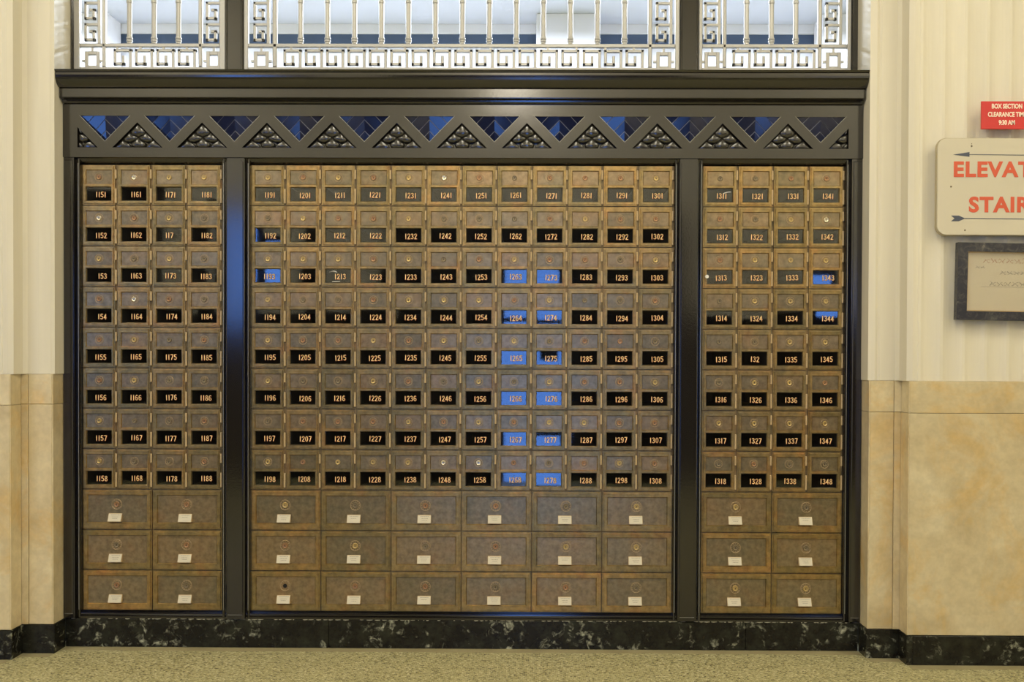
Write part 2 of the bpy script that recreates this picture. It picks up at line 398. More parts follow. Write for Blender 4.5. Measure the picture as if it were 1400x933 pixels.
# lobby ceiling lights
for i, (x, y) in enumerate(((-2.6, -1.9), (.2, -1.9), (3.0, -1.9), (-2.6, -3.7), (.2, -3.7), (3.0, -3.7))):
    t = thing('ceiling_light', 'square warm ceiling light panel, %s of the row %s' % (('left one', 'middle one', 'right one')[i % 3], ('nearer the mailboxes', 'nearer the far lobby wall')[i//3]), 'ceiling light', (x, y, 3.9), 'lobby ceiling lights')
    b = B(); b.box(x-.5, x+.5, y-.5, y+.5, 3.9, 3.999); obj('housing', b, M_WHITEWALL, t)
    b = B(); b.box(x-.46, x+.46, y-.46, y+.46, 3.893, 3.899); obj('diffuser', b, M_LAMP, t)
    ld = bpy.data.lights.new('panel_lamp', 'AREA'); ld.shape = 'SQUARE'; ld.size = .9; ld.energy = LOBBY_W; ld.color = LOBBY_COL
    lo = bpy.data.objects.new('panel_lamp', ld); COL.objects.link(lo); lo.parent = t; lo.location = (0, 0, -.02)

# ---------------------------------------------------------------- mail room behind the grilles
b = B(); b.box(-5, 5, 4.0, 4.1, 0, 3.262); wm = struct('wall_mailroom', b, M_WHITEWALL)
b = B(); b.box(-5, 5, 3.96, 4.1, 3.262, 3.328); struct('trim_1', b, M_BLUEBAND)
b = B(); b.box(-5, 5, 3.93, 4.1, 3.328, 3.392); struct('trim_2', b, M_WHITEWALL)
b = B(); b.box(-5, 5, .10, 4.1, 3.392, 3.5); struct('ceiling_mailroom', b, M_SOFFIT)
b = B(); b.box(-5, 5, .05, .10, 3.2, 4.0); struct('wall_header', b, M_PLASTER)
for x0, x1 in ((.27, .715), (-3.02, -2.735), (2.27, 2.7)):
    b = B(); b.box(x0, x1, 3.7, 3.925, 0, 3.391)
    o = obj('pillar', b, M_WHITEWALL); o['kind'] = 'structure'
for i, (x, y) in enumerate(((-2.4, 2.75), (-.4, 2.75), (1.7, 2.75))):
    t = thing('tube_light', 'long white tube light on the mail room ceiling, '+('left one', 'middle one', 'right one')[i], 'ceiling light', (x, y, 3.3), 'mail room tube lights')
    b = B(); b.box(x-.6, x+.6, y-.07, y+.07, 3.33, 3.391); obj('housing', b, M_WHITEWALL, t)
    b = B(); b.box(x-.58, x+.58, y-.02, y+.02, 3.30, 3.329); obj('tube', b, M_TUBE, t)
    ld = bpy.data.lights.new('tube_lamp', 'AREA'); ld.shape = 'RECTANGLE'; ld.size = 1.2; ld.size_y = .5; ld.energy = MAIL_W; ld.color = MAIL_COL
    lo = bpy.data.objects.new('tube_lamp', ld); COL.objects.link(lo); lo.parent = t; lo.location = (0, 0, -.03)

# ---------------------------------------------------------------- black cabinet front
cab = thing('cabinet_front', 'black enamelled cabinet front with posts, zigzag frieze and cornice around the mailboxes', 'cabinet', (0, 0, .094))
for q in ((-1.345, 1.345, .004, .60, 1.648, 1.668), (-1.345, 1.345, .37, .60, .094, 1.648), (-1.345, -1.302, .004, .37, .094, 1.648), (1.302, 1.345, .004, .37, .094, 1.648),
          (-.815, -.7225, .004, .37, .094, 1.648), (.7225, .816, .004, .37, .094, 1.648),
          (-1.302, -.815, .003, .37, .095, .1188), (-.7225, .7225, .003, .37, .095, .1188), (.816, 1.302, .003, .37, .095, .1188)):
    b = B(); b.box(*q); obj('carcass_panel', b, M_BLACK, cab)
b = B(); b.box(-1.345, 1.345, -.011, .6, 1.668, 1.934); obj('frieze_backing', b, M_BLACK, cab)
# bottom rail
b = B()
b.ext_x([(.001, .0945), (-.017, .0945), (-.018, .101), (-.012, .1045), (-.0155, .108), (-.0155, .1105), (-.0148, .1135), (.001, .1138)], -1.300, 1.300)
o = obj('bottom_rail', b, M_BLACK, cab); fix(o)
# top reveal moulding
b = B()
b.ext_x([(.003, 1.646), (-.004, 1.6455), (-.012, 1.651), (-.020, 1.661), (-.028, 1.667), (.003, 1.668)], -1.300, 1.300)
o = obj('top_reveal', b, M_BLACK, cab); fix(o)
# posts
def post(cx, hw, mirror=False):
    h = hw
    P = [(-h, .001), (-h, -.014), (-h+.0015, -.019), (-h+.005, -.021), (-h+.0085, -.019), (-h+.010, -.013), (-h+.013, -.012), (-h+.016, -.024), (-h+.019, -.026)]
    P = P + [(-x, y) for x, y in reversed(P)]
    b = B(); b.ext_z([(cx+x, y) for x, y in P], .098, 1.664); o = obj('post', b, M_BLACK, cab); fix(o)
    b = B(); w = h-.022; z0, z1, c = .110, 1.656, .008
    b.poly([(cx-w+c, z0), (cx+w-c, z0), (cx+w, z0+c), (cx+w, z1-c), (cx+w-c, z1), (cx-w+c, z1), (cx-w, z1-c), (cx-w, z0+c)], -.0305, -.024)
    q = obj('post_panel', b, M_BLACK, o)
    b = B(); b.box(cx-w+.001, cx+w-.001, -.0315, -.030, .111, .1125); obj('panel_lip', b, M_BEAD, o)
    b = B()
    for s in (-1, 1): b.box(cx+s*(h-.0055)-.0008, cx+s*(h-.0055)+.0008, -.0216, -.0208, .125, 1.645)
    obj('pale_edge', b, M_BEAD, o)  # thin pale line down each bead
    return o
post(-.7665, .0475); post(.7670, .0475)
# end posts: flat board beside the wall, bead towards the boxes
for s in (-1, 1):
    P = [(1.2975, .001), (1.2975, -.014), (1.299, -.019), (1.3025, -.021), (1.306, -.019), (1.3075, -.013), (1.311, -.012), (1.314, -.027), (1.351, -.027), (1.351, .001)]
    b = B(); b.ext_z([(s*x, y) for x, y in P], .098, 1.664); o = obj('post', b, M_BLACK, cab); fix(o)
    b = B(); xs = sorted((s*1.319, s*1.3475)); b.cbox(xs[0], xs[1], -.0305, -.027, .112, 1.654, .002); obj('post_panel', b, M_BLACK, o)
    b = B(); xs = sorted((s*1.320, s*1.346)); b.box(xs[0], xs[1], -.0315, -.030, .1125, .114); obj('panel_lip', b, M_BEAD, o)
    b = B(); b.box(s*1.3025-.0008, s*1.3025+.0008, -.0216, -.0208, .125, 1.645); obj('pale_edge', b, M_BEAD, o)  # thin pale line down the single bead
# frieze
YF = -.032
PIT = .21938; A0 = -1.2066; HW = .0845; W2 = .0850
ZT, ZB, UA, UB = 1.8025, 1.7165, 1.7805, 1.6955
b = B()
b.box(-1.351, 1.351, YF, -.012, ZT, 1.842); b.box(-1.351, 1.351, YF, -.012, 1.663, UB)
for k in range(12):
    a = A0+k*PIT
    for s in (-1, 1):
        if (k == 0 and s < 0) or (k == 11 and s > 0):
            e = a+s*.0935; cut = a+s*(PIT/2-W2)                    # half triangle at the ends
            zq = UB+abs(e-cut)
            pts = [(a, UB), (a, ZB), (a+s*HW, ZT), (a+s*.1445, ZT), (a+s*.1445, UB), (e, UB), (e, zq), (cut, UB)]
        else:
            mm = a+s*PIT/2
            pts = [(a, UB), (a, ZB), (a+s*HW, ZT), (mm, ZT), (mm, UA), (mm-s*W2, UB)]
        b.poly(pts, YF, -.012)
frz = obj('frieze', b, M_BLACK, cab); fix(frz)
for k in range(12):                                               # edge highlights of the inverted triangles, painted as pale strokes
    a = A0+k*PIT; b = B()
    b.stroke([(a-HW, ZT), (a, ZB), (a+HW, ZT)], .0016, YF-.0006)
    obj('arris_highlight', b, M_BEAD, frz)
# mitred dark blue tiles in the inverted triangles
r2 = math.sqrt(.5)
H = ZT-ZB
bands = [(0, .036), (.0395, .0730), (.0765, .1225)]                # heights along the centre line from the apex
for k in range(12):
    a = A0+k*PIT
    for s in (-1, 1):
        for (t0, t1) in bands:
            # half-plane strips below a line falling outwards at 45 degrees: height + |x| between t0 and t1, inside the triangle (height > |x|)
            def clip(poly, f):
                out = []
                for i in range(len(poly)):
                    p, q = poly[i], poly[(i+1) % len(poly)]; fp, fq = f(p), f(q)
                    if fp >= 0: out.append(p)
                    if fp*fq < 0:
                        t = fp/(fp-fq); out.append((p[0]+(q[0]-p[0])*t, p[1]+(q[1]-p[1])*t))
                return out
            P = [(0, 0), (H, H), (0, H)]
            P = clip(P, lambda p: p[0]+p[1]-t0); P = clip(P, lambda p: t1-p[0]-p[1])
            if len(P) < 3: continue
            if t1 > .1: t1b = t1
            tilt = random.gauss(0, .018)
            n = len(P); yy = lambda x, z: -.0180-.155*z+.065*x+tilt*(x-.03)
            vs = [(a+s*x, yy(x, z), ZB+z) for x, z in P]; vb = [(x, -.0125, z) for x, y, z in vs]
            bb = B(); bb.add(vs+vb, [tuple(range(n))]+[(i, n+i, n+(i+1) % n, (i+1) % n) for i in range(n)])
            o = obj('tile', bb, M_TILE, frz, pivot=(a, -.02, ZB)); fix(o)
        # outermost corner tile
        P = [(.0625, .0625), (H, H), (.0430+.0, H)]
        P = [(p[0], p[1]) for p in P]
        P = clip([(0, 0), (H, H), (0, H)], lambda p: p[0]+p[1]-.1260)
        if len(P) >= 3:
            n = len(P); vs = [(a+s*x, -.0180-.155*z+.065*x, ZB+z) for x, z in P]; vb = [(x, -.0125, z) for x, y, z in vs]
            bb = B(); bb.add(vs+vb, [tuple(range(n))]+[(i, n+i, n+(i+1) % n, (i+1) % n) for i in range(n)])
            o = obj('tile', bb, M_TILE, frz, pivot=(a, -.02, ZB)); fix(o)
b = B()                                                            # light grout bed behind the tiles
for k in range(12):
    a = A0+k*PIT; b.add([(a, -.0160, ZB-.001), (a+HW+.001, -.0222, ZT+.001), (a, -.0275, ZT+.001), (a-HW-.001, -.0222, ZT+.001)], [(0, 1, 2), (0, 2, 3)])
obj('grout', b, simple('pale_grout', (.30, .30, .31), .6), frz)
# overlapping scales in the upright triangles (pixel-like units of 2.46 mm)
U = .00246
def dome(pts, cx, cz, lift, par, sx=1, cl=None):
    P = [(sx*x, z) for x, z in pts]
    if cl is not None: P = [p for p in P]
    mx_ = sum(p[0] for p in P)/len(P); mz_ = sum(p[1] for p in P)/len(P)
    n = len(P); vs = []
    for fct, y in ((1.10, -.0115), (1.10, -.0200), (1.04, -.0225-lift*.35), (.74, -.0240-lift*.85), (.36, -.0250-lift)):
        vs += [(cx+U*(mx_+(x-mx_)*fct), y, cz+U*(mz_+(z-mz_)*fct)) for x, z in P]
    vs.append((cx+U*mx_, -.0252-lift, cz+U*mz_))
    fs = [(r*n+i, r*n+(i+1) % n, (r+1)*n+(i+1) % n, (r+1)*n+i) for r in range(4) for i in range(n)]
    fs += [(4*n+i, 4*n+(i+1) % n, 5*n) for i in range(n)]
    bb = B(); bb.add(vs, fs); o = obj('scale', bb, M_GUN, par, smooth=True, pivot=(cx, -.02, cz)); fix(o); return o
SC_TOP = [(0, 33), (-5, 28), (-10.5, 22.2), (-8, 18.5), (0, 15.6), (8, 18.5), (10.5, 22.2), (5, 28)]
SC_MID = [(-11.5, 21.3), (-16, 16.8), (-20.8, 12), (-17.5, 9), (-11, 8), (-4.5, 11), (-1, 14.6), (-6.5, 17)]
SC_BOT = [(0, 13.8), (-5, 9.3), (-9.5, 6), (-8, 2), (-5, .3), (5, .3), (8, 2), (9.5, 6), (5, 9.3)]
SC_COR = [(-22, 11), (-27, 6), (-32.6, .4), (-22, .3), (-11, .3), (-12.8, 5), (-17.5, 8)]
for k in range(11):
    c = A0+(k+.5)*PIT
    dome(SC_TOP, c, UB, .0055, frz); dome(SC_BOT, c, UB, .0055, frz)
    for s in (1, -1): dome(SC_MID, c, UB, .0050, frz, s); dome(SC_COR, c, UB, .0010, frz, s)
for s in (1, -1):
    c = A0-PIT/2+.0160 if s > 0 else A0+11*PIT+PIT/2-.0160
    dome([(s*x, z) for x, z in [(.8, 28), (.8, 22), (3, 20), (6, 21)]], c, UB, .002, frz)
    dome([(s*x, z) for x, z in [(.8, 19), (.8, 10), (7, 8), (13, 11), (15, 13), (9, 18)]], c, UB, .005, frz)
    dome([(s*x, z) for x, z in [(.8, 8), (.8, .5), (6, .4), (5, 5)]], c, UB, .003, frz)
    dome([(s*x, z) for x, z in [(9, 6.5), (7, .4), (25, .4), (17, 9)]], c, UB, .001, frz)
# cornice
cor = [(-.018, 1.841), (-.036, 1.8415), (-.041, 1.8435), (-.0445, 1.8475), (-.046, 1.8525), (-.053, 1.8545), (-.0590, 1.8560),
       (-.0600, 1.8590), (-.0600, 1.8865), (-.0590, 1.8885), (-.0625, 1.8895), (-.0660, 1.8905), (-.0690, 1.8930),
       (-.0740, 1.8985), (-.0790, 1.9050), (-.0830, 1.9120), (-.0855, 1.9190), (-.0865, 1.9260), (-.0863, 1.9340), (-.0835, 1.9355), (-.0865, 1.9370),
       (-.0900, 1.9440), (-.018, 1.9440)]
b = B(); b.ext_x(cor, -1.343, 1.343, lambda y: max(0, -y-.03)*.17)
o = obj('cornice', b, M_BLACK, cab); fix(o)

# ---------------------------------------------------------------- black window mullions over the cornice
for i, (x0, x1) in enumerate(((-1.388, -1.341), (-.818, -.7548), (.741, .8063), (1.327, 1.388))):
    b = B(); b.cbox(x0, x1, .030, .062, 1.935, 3.2, .003)
    o = struct('trim_%d' % (i+3), b, M_BLACK)
    b = B()
    for xx in ((x0+.0015, x0+.0075), (x1-.0075, x1-.0015)): b.cbox(xx[0], xx[1], .024, .031, 1.945, 3.2, .0015)
    obj('bead', b, M_BLACK, o)

# ---------------------------------------------------------------- silver grilles
GY0, GY1 = .036, .048
def key_path(x, z, u, rot):          # running-key hook, u = unit size; rot: column version turned a quarter turn
    P = [(.86, .02), (.86, .86), (.14, .86), (.14, .24), (.52, .24), (.52, .56)]
    if rot: return [(x+(1-pz)*u*.80, z+px*u) for px, pz in P]
    return [(x+px*u, z+pz*u) for px, pz in P]
def bars(b, P, w):
    for (x0, z0), (x1, z1) in zip(P, P[1:]):
        h = w/2; b.cbox(min(x0, x1)-h, max(x0, x1)+h, GY0+.001, GY1, min(z0, z1)-h, max(z0, z1)+h, .0015)
ZR = 1.981      # baseline of the key row
ZL = 2.054      # ledge over it
def grille(label, X0, X1, fl, cl, bl, balus, br, cr, kx, kn, kp):
    t = thing('grille', label, 'grille', ((X0+X1)/2, .042, 1.945), 'silver grilles over the cornice')
    b = B(); ZTOP = 2.95
    b.cbox(X0, X0+fl, GY0-.004, GY1, 1.945, ZTOP, .002); b.cbox(X1-fl, X1, GY0-.004, GY1, 1.945, ZTOP, .002)
    b.cbox(X0+fl, X1-fl, GY0, GY1, 1.945, 1.986, .0015)
    b.cbox(X0+fl, X1-fl, GY0-.002, GY1, ZL, ZL+.0125, .002)
    b.cbox(bl[0], bl[1], GY0-.002, GY1, 1.986, ZTOP, .003); b.cbox(br[0], br[1], GY0-.002, GY1, 1.986, ZTOP, .003)
    b.cbox(X0+fl, X1-fl, GY0-.002, GY1, ZTOP-.02, ZTOP, .002)
    obj('frame', b, M_SILVER, t)
    for k in range(kn):
        x = kx+k*kp; b = B(); bars(b, key_path(x, 1.980, kp, False), .0098)
        obj('key', b, M_SILVER, t, pivot=(x, .042, 1.98))
    for (c0, c1) in (cl, cr):
        n = int((ZTOP-.03-(ZL+.0125))/.0738)
        b = B(); b.cbox(c1-.0105, c1, GY0, GY1, ZL+.0125, ZTOP-.02, .0015); obj('key_spine', b, M_SILVER, t)
        for k in range(n):
            z = ZL+.0125+.004+k*.0738; b = B()
            w_ = c1-c0
            P = [(c1-.005, z+.062), (c0+.006, z+.062), (c0+.006, z+.010), (c0+.034, z+.010), (c0+.034, z+.038), (c0+.024, z+.038)]
            bars(b, P, .0092); obj('key', b, M_SILVER, t, pivot=(c0, .042, z))
        # corner square with little tabs
        m0, m1 = (c0+c1)/2-.026, (c0+c1)/2+.026; z0, z1 = 1.984, 2.040; b = B(); q = .0125
        b.cbox(m0, m0+q, GY0, GY1, z0, z1, .0015); b.cbox(m1-q, m1, GY0, GY1, z0, z1, .0015)
        b.cbox(m0+q, m1-q, GY0, GY1, z1-q, z1, .0015); b.cbox(m0+q, m1-q, GY0, GY1, z0, z0+q*.6, .0015)
        mz = (m0+m1)/2; b.box(mz-.004, mz+.004, GY0+.002, GY1, z1, ZL)
        for zz in (2.004,): b.box(m0-.010, m0, GY0+.002, GY1, zz, zz+.007); b.box(m1, m1+.010, GY0+.002, GY1, zz, zz+.007)
        obj('corner_square', b, M_SILVER, t)
    for x in balus:
        b = B(); r = .0088; z = ZL+.0125
        pr = [(r, z), (r, z+.006), (r*1.25, z+.008), (r*1.25, z+.012), (r, z+.014), (r*1.25, z+.017), (r*1.25, z+.021), (r, z+.024)]
        for zr in (2.205, 2.345, 2.485, 2.625, 2.765): pr += [(r, zr), (r*1.22, zr+.002), (r*1.22, zr+.008), (r, zr+.010)]
        pr += [(r, ZTOP-.02)]
        b.lathe_z(x, .042, pr, 12); obj('baluster', b, M_SILVER, t, smooth=False, pivot=(x, .042, z))
    n = max(2, int((X1-X0)/.115))
    for k in range(n):
        b = B(); x = bl[1]+(k+.5)*(br[0]-bl[1])/n; b.box(x-.004, x+.004, GY0, GY1, 2.046, ZL+.001); obj('stud', b, M_SILVER, t)
    return t
grille('narrow silver key-pattern grille with three bars at the left end over the cornice', -1.341, -.818, .020, (-1.308, -1.2498), (-1.2448, -1.2321), (-1.1512, -1.0665, -.982), (-.9120, -.8990), (-.8886, -.8305), -1.2110, 4, .0738)
grille('wide silver key-pattern grille with thirteen bars over the middle boxes', -.7548, .741, .0150, (-.7246, -.6665), (-.6565, -.6413), [-.5607+.09278*k for k in range(13)], (.6334, .6470), (.6584, .7165), -.6250, 17, .0735)
grille('narrow silver key-pattern grille with three bars at the right end over the cornice', .8063, 1.3267, .0125, (.8238, .8814), (.8889, .9014), (.9708, 1.0560, 1.1392), (1.2142, 1.2275), (1.2392, 1.2967), .9174, 4, .0738)

# ---------------------------------------------------------------- mailboxes
CW, CH = .12, 1.52422/11
ZTOPB = 1.64348
GL = {
 '0': [(.30+.25*math.cos(a*math.pi/5), .5+.5*math.sin(a*math.pi/5)) for a in range(11)],
 '1': [(.20, 0), (.20, 1)],
 '2': [(.05, .78), (.14, .95), (.30, 1), (.46, .94), (.53, .76), (.46, .56), (.05, 0), (.56, 0)],
 '3': [(.05, .87), (.28, 1), (.50, .88), (.50, .68), (.28, .54), (.54, .38), (.54, .14), (.30, 0), (.04, .13)],
 '4': [(.42, 0), (.42, 1), (.02, .28), (.58, .28)],
 '5': [(.52, 1), (.11, 1), (.08, .56), (.30, .63), (.54, .46), (.54, .17), (.30, 0), (.04, .12)],
 '6': [(.50, .92), (.30, 1), (.09, .78), (.05, .32), (.14, .07), (.32, 0), (.52, .10), (.55, .34), (.44, .53), (.26, .55), (.07, .40)],
 '7': [(.04, 1), (.56, 1), (.22, 0)],
 '8': [(.30, .54), (.10, .68), (.10, .88), (.30, 1), (.50, .88), (.50, .68), (.30, .54), (.06, .38), (.06, .12), (.30, 0), (.54, .12), (.54, .38), (.30, .54)],
}
GL['9'] = [(.60-x, 1-z) for x, z in GL['6']]
NH = .0168; NWID = .0145
def number_mesh(s, hide=()):
    adv = [(.60 if c == '1' else .80) for c in s]; tot = sum(adv)-.24; x = -tot/2*NWID; b = B()
    glyphs = []
    for i, c in enumerate(s):
        if i not in hide: glyphs.append([(x+px*NWID, (pz-.5)*NH) for px, pz in GL[c]])
        x += adv[i]*NWID
    b.mi = 1
    for g in glyphs: b.stroke([(p[0]+.0004, p[1]-.0004) for p in g], .0036, -.0003)
    b.mi = 0
    for g in glyphs: b.stroke(g, .0022, -.0007)
    return b.mesh('number', [M_GOLD, M_RED_EDGE])

# shared small-door meshes; local origin: lower left corner of the cell, front of the case at y = 0
def px(v): return v*.0024945
# pixel-like layout of one cell: 48.1 wide, 55.5 high, x from left, z from top
FX0, FX1, FZ0, FZ1 = px(.6), px(45.2), CH-px(55.0), CH-px(.8)
PX0, PX1, PZ0, PZ1 = px(6.2), px(40.8), CH-px(26.6), CH-px(8.2)
GX0, GX1, GZ0, GZ1 = px(6.2), px(39.9), CH-px(49.2), CH-px(31.0)
b = B()
# stepped frame: outer flange, then raised frame, then two openings
ys, yf = -.002, -.0055
b.ring((FX0, FX1, FZ0, FZ1), (FX0+px(1.5), FX1-px(1.5), FZ0+px(1.5), FZ1-px(1.5)), ys, yf, .0008)
ix0, ix1, iz0, iz1 = FX0+px(1.5)+.0008, FX1-px(1.5)-.0008, FZ0+px(1.5)+.0008, FZ1-px(1.5)-.0008
gx = [ix0, PX0, PX1, ix1]
zA = (GZ1+PZ0)/2
b.ring((ix0, ix1, zA, iz1), (PX0-px(.9), PX1+px(.9), PZ0-px(.9), PZ1+px(.9)), yf, -.0015, px(.9))
b.ring((ix0, ix1, iz0, zA), (GX0-px(.9), GX1+px(.9), GZ0-px(.9), GZ1+px(.9)), yf, .0005, px(.9))
b.add([(FX0, ys, FZ0), (FX1, ys, FZ0), (FX1, ys, FZ1), (FX0, ys, FZ1), (FX0, .004, FZ0), (FX1, .004, FZ0), (FX1, .004, FZ1), (FX0, .004, FZ1)],
      [(0, 4, 5, 1), (1, 5, 6, 2), (2, 6, 7, 3), (3, 7, 4, 0)])
# beaded line running round the frame
n = 15
for i in range(n):
    z = iz0+.004+(iz1-iz0-.008)*i/(n-1)
    for x in (ix0+px(1.1), ix1-px(1.3)): b.cbox(x-.0011, x+.0011, yf-.0008, yf, z-.0022, z+.0022, .0005)
ME_FRAME = b.mesh('door_frame', MB_FRAME)
b = B(); b.box(PX0, PX1, -.0016, .0005, PZ0, PZ1)
b.ring((PX0+px(1.2), PX1-px(1.2), PZ0+px(1.2), PZ1-px(1.2)), (PX0+px(1.8), PX1-px(1.8), PZ0+px(1.8), PZ1-px(1.8)), -.0022, -.0018, .0004)
ME_PANEL = b.mesh('lock_panel', MB_PANEL)
b = B(); b.box(GX0, GX1, .0005, .0013, GZ0, GZ1); ME_PANE = b.mesh('window_pane', M_GLASS)
LX, LZ = px(23.2), CH-px(17.3)
b = B(); b.lathe_y(0, 0, [(.0150, -.0012), (.0146, -.0030), (.0135, -.0030), (.0128, -.0018)], 20, False)
for k in range(10):
    a = k*math.pi/5; b.lathe_y(.0108*math.cos(a), .0108*math.sin(a), [(.0014, -.0015), (.0010, -.0027)], 6)
ME_RING = b.mesh('lock_rosette', M_RING, True)
ME_LOCK = []
for mm in M_LOCKS:
    b = B(); b.lathe_y(0, 0, [(.0088, -.0012), (.0086, -.0034), (.0078, -.0048), (.0068, -.0050), (.0064, -.0044), (.0030, -.0046)], 20)
    ME_LOCK.append(b.mesh('lock', mm, True))
b = B(); b.lathe_y(0, .0012, [(.0013, -.0030), (.0013, -.0052)], 10); b.box(-.0007, .0007, -.0052, -.003, -.0036, .001); ME_KEY = b.mesh('keyhole', M_HOLE)
def hinge_mesh(L):
    b = B(); r = px(1.35)
    b.lathe_z(0, -.002, [(r*.6, 0), (r, .0012), (r, L*.45), (r*.75, L*.46), (r*.75, L*.49), (r, L*.5), (r, L-.0012), (r*.6, L)], 10)
    b.box(-r*1.6, 0, -.0015, .001, .001, L-.001)
    return b.mesh('hinge', M_HINGE, False)
ME_H1, ME_H2 = hinge_mesh(px(13)), hinge_mesh(px(20))
def case_mesh(W, op=None):
    b = B(); g = .0003; x0, x1, z0, z1 = g, W-g, g, CH-g; D = .355
    # rim ring + tube
    if op:
        ox0, ox1, oz0, oz1 = op
        b.ring((x0, x1, z0, z1), (ox0, ox1, oz0, oz1), .0040, .0045, 0)
    else:
        b.box(x0, x1, .0040, .006, z0, z1)
    P = [(x0, z0), (x1, z0), (x1, z1), (x0, z1)]
    b.add([(x, .0040, z) for x, z in P]+[(x, D, z) for x, z in P], [(i, 4+i, 4+(i+1) % 4, (i+1) % 4) for i in range(4)] + [(4, 7, 6, 5)])
    b.mi = 1
    if op:
        P = [(ox0, oz0), (ox1, oz0), (ox1, oz1), (ox0, oz1)]
        b.add([(x, .0045, z) for x, z in P]+[(x, D-.003, z) for x, z in P], [(i, (i+1) % 4, 4+(i+1) % 4, 4+i) for i in range(4)] + [(4, 5, 6, 7)])
    return b.mesh('case', [MB_CASE, M_DARK])
ME_CASE = case_mesh(CW, (GX0-.001, GX1+.001, GZ0-.001, GZ1+.001))
ME_CASE2 = case_mesh(2*CW)

ORD = ['first', 'second', 'third', 'fourth', 'fifth', 'sixth', 'seventh', 'eighth', 'ninth', 'tenth', 'eleventh', 'twelfth']
BANKS = [('left', -1.2976, 4, 115), ('middle', -.72, 12, 119), ('right', .8177, 4, 131)]
HIDE = {'1153': (0,), '1154': (0,), '1172': (3,), '1325': (3,), '1316': ()}
BRIGHT = {'1161': 3, '1152': 3, '1164': 3, '1241': 3, '1248': 3, '1258': 3, '1342': 3, '1193': 0, '1213': 0, '1332': 0, '1333': 0, '1317': 0}
rr = random.Random(11)
for bank, X0, nc, start in BANKS:
    grp = 'small numbered mailboxes in the %s bank' % bank
    for c in range(nc):
        for r in range(8):
            num = '%d%d' % (start+c, r+1)
            x, z = X0+c*CW, ZTOPB-(r+1)*CH
            if num in HIDE and HIDE[num]:
                shown = ''.join('' if i in HIDE[num] else ch for i, ch in enumerate(num))
                lab = 'bronze mailbox with partly worn number %s, %s row down, %s column of the %s bank' % (shown, ORD[r], ORD[c], bank)
            else: lab = 'bronze mailbox with gold number %s, %s row down, %s column of the %s bank' % (num, ORD[r], ORD[c], bank)
            t = thing('mailbox', lab, 'mailbox', (x, 0, z), grp)
            link('case', ME_CASE, t); link('door_frame', ME_FRAME, t, (0, rr.uniform(-.0004, .0004), 0))
            link('lock_panel', ME_PANEL, t)
            pn = link('window_pane', ME_PANE, t)
            ax, az = rr.gauss(0, .0030), rr.gauss(0, .0030)        # the old panes sit slightly askew
            cxp, czp = (GX0+GX1)/2, (GZ0+GZ1)/2
            Mx = Matrix.Translation((cxp, .0012, czp)) @ Matrix.Rotation(ax, 4, 'X') @ Matrix.Rotation(az, 4, 'Z') @ Matrix.Translation((-cxp, -.0012, -czp))
            pn.matrix_local = Mx
            q = rr.random(); li = BRIGHT.get(num, 0 if q < .34 else (1 if q < .66 else 2))
            lk = link('lock', ME_LOCK[li], t, (LX+rr.uniform(-.0006, .0006), 0, LZ+rr.uniform(-.0006, .0006)))
            if li == 3: lk['label'] = 'bright polished lock'
            kh = link('keyhole', ME_KEY, lk); kh.rotation_euler = (0, rr.choice((0, 0, 0, .5, -.4, 1.5)), 0)
            if rr.random() < .85: link('rosette', ME_RING, t, (LX, 0, LZ))
            nm = number_mesh(num, HIDE.get(num, ()))
            no = link('number', nm, t, (px(25.5)+rr.uniform(-.0022, .0022), -.0001, CH-px(41.0)+rr.uniform(-.0012, .0012)))
            no.rotation_euler = (0, rr.gauss(0, .02), 0)
            link('hinge', ME_H1, t, (px(46.4), 0, CH-px(19.5))); link('hinge', ME_H2, t, (px(46.4), 0, CH-px(52.5)))
            if num == '1313':
                b = B(); b.lathe_y(GX0-.001, (GZ0+GZ1)/2+.001, [(.0066, -.0058), (.0058, -.0075)], 14); o = link('sticker', b.mesh('sticker', M_WHITE), t); o['label'] = 'round white sticker'
            if num in ('1311', '1213'):
                b = B(); zz = GZ1-.012
                if num == '1311': b.stroke([(GX1-.030, zz-.004), (GX1-.018, zz), (GX1-.006, zz+.001)], .0022, -.0006)
                else:
                    for q_ in range(4): b.stroke([(GX0+.012+.003*q_, GZ1-.010+.001*q_), (GX0+.030+.003*q_, GZ1-.004-.002*q_)], .0011, -.0009)
                    b.stroke([(GX0+.022, GZ0+.003), (GX0+.048, GZ0+.004)], .002, -.0009)
                o = link('tape_residue', b.mesh('tape_residue', M_WHITE), t)

# wide boxes
WX0, WX1, WZ0, WZ1 = px(.6), px(95.4), CH-px(55.0), CH-px(.8)
QX0, QX1, QZ0, QZ1 = px(7.8), px(88.2), CH-px(45.8), CH-px(8.6)
b = B()
b.ring((WX0, WX1, WZ0, WZ1), (WX0+px(1.6), WX1-px(1.6), WZ0+px(1.6), WZ1-px(1.6)), -.002, -.0055, .0008)
jx0, jx1, jz0, jz1 = WX0+px(1.6)+.0008, WX1-px(1.6)-.0008, WZ0+px(1.6)+.0008, WZ1-px(1.6)-.0008
b.ring((jx0, jx1, jz0, jz1), (QX0-px(1), QX1+px(1), QZ0-px(1), QZ1+px(1)), -.0055, -.0015, px(1))
b.add([(WX0, -.002, WZ0), (WX1, -.002, WZ0), (WX1, -.002, WZ1), (WX0, -.002, WZ1), (WX0, .004, WZ0), (WX1, .004, WZ0), (WX1, .004, WZ1), (WX0, .004, WZ1)],
      [(0, 4, 5, 1), (1, 5, 6, 2), (2, 6, 7, 3), (3, 7, 4, 0)])
for i in range(15):
    z = jz0+.004+(jz1-jz0-.008)*i/14
    for x in (jx0+px(1.5), jx1-px(1.5)): b.cbox(x-.0012, x+.0012, -.0063, -.0055, z-.0022, z+.0022, .0005)
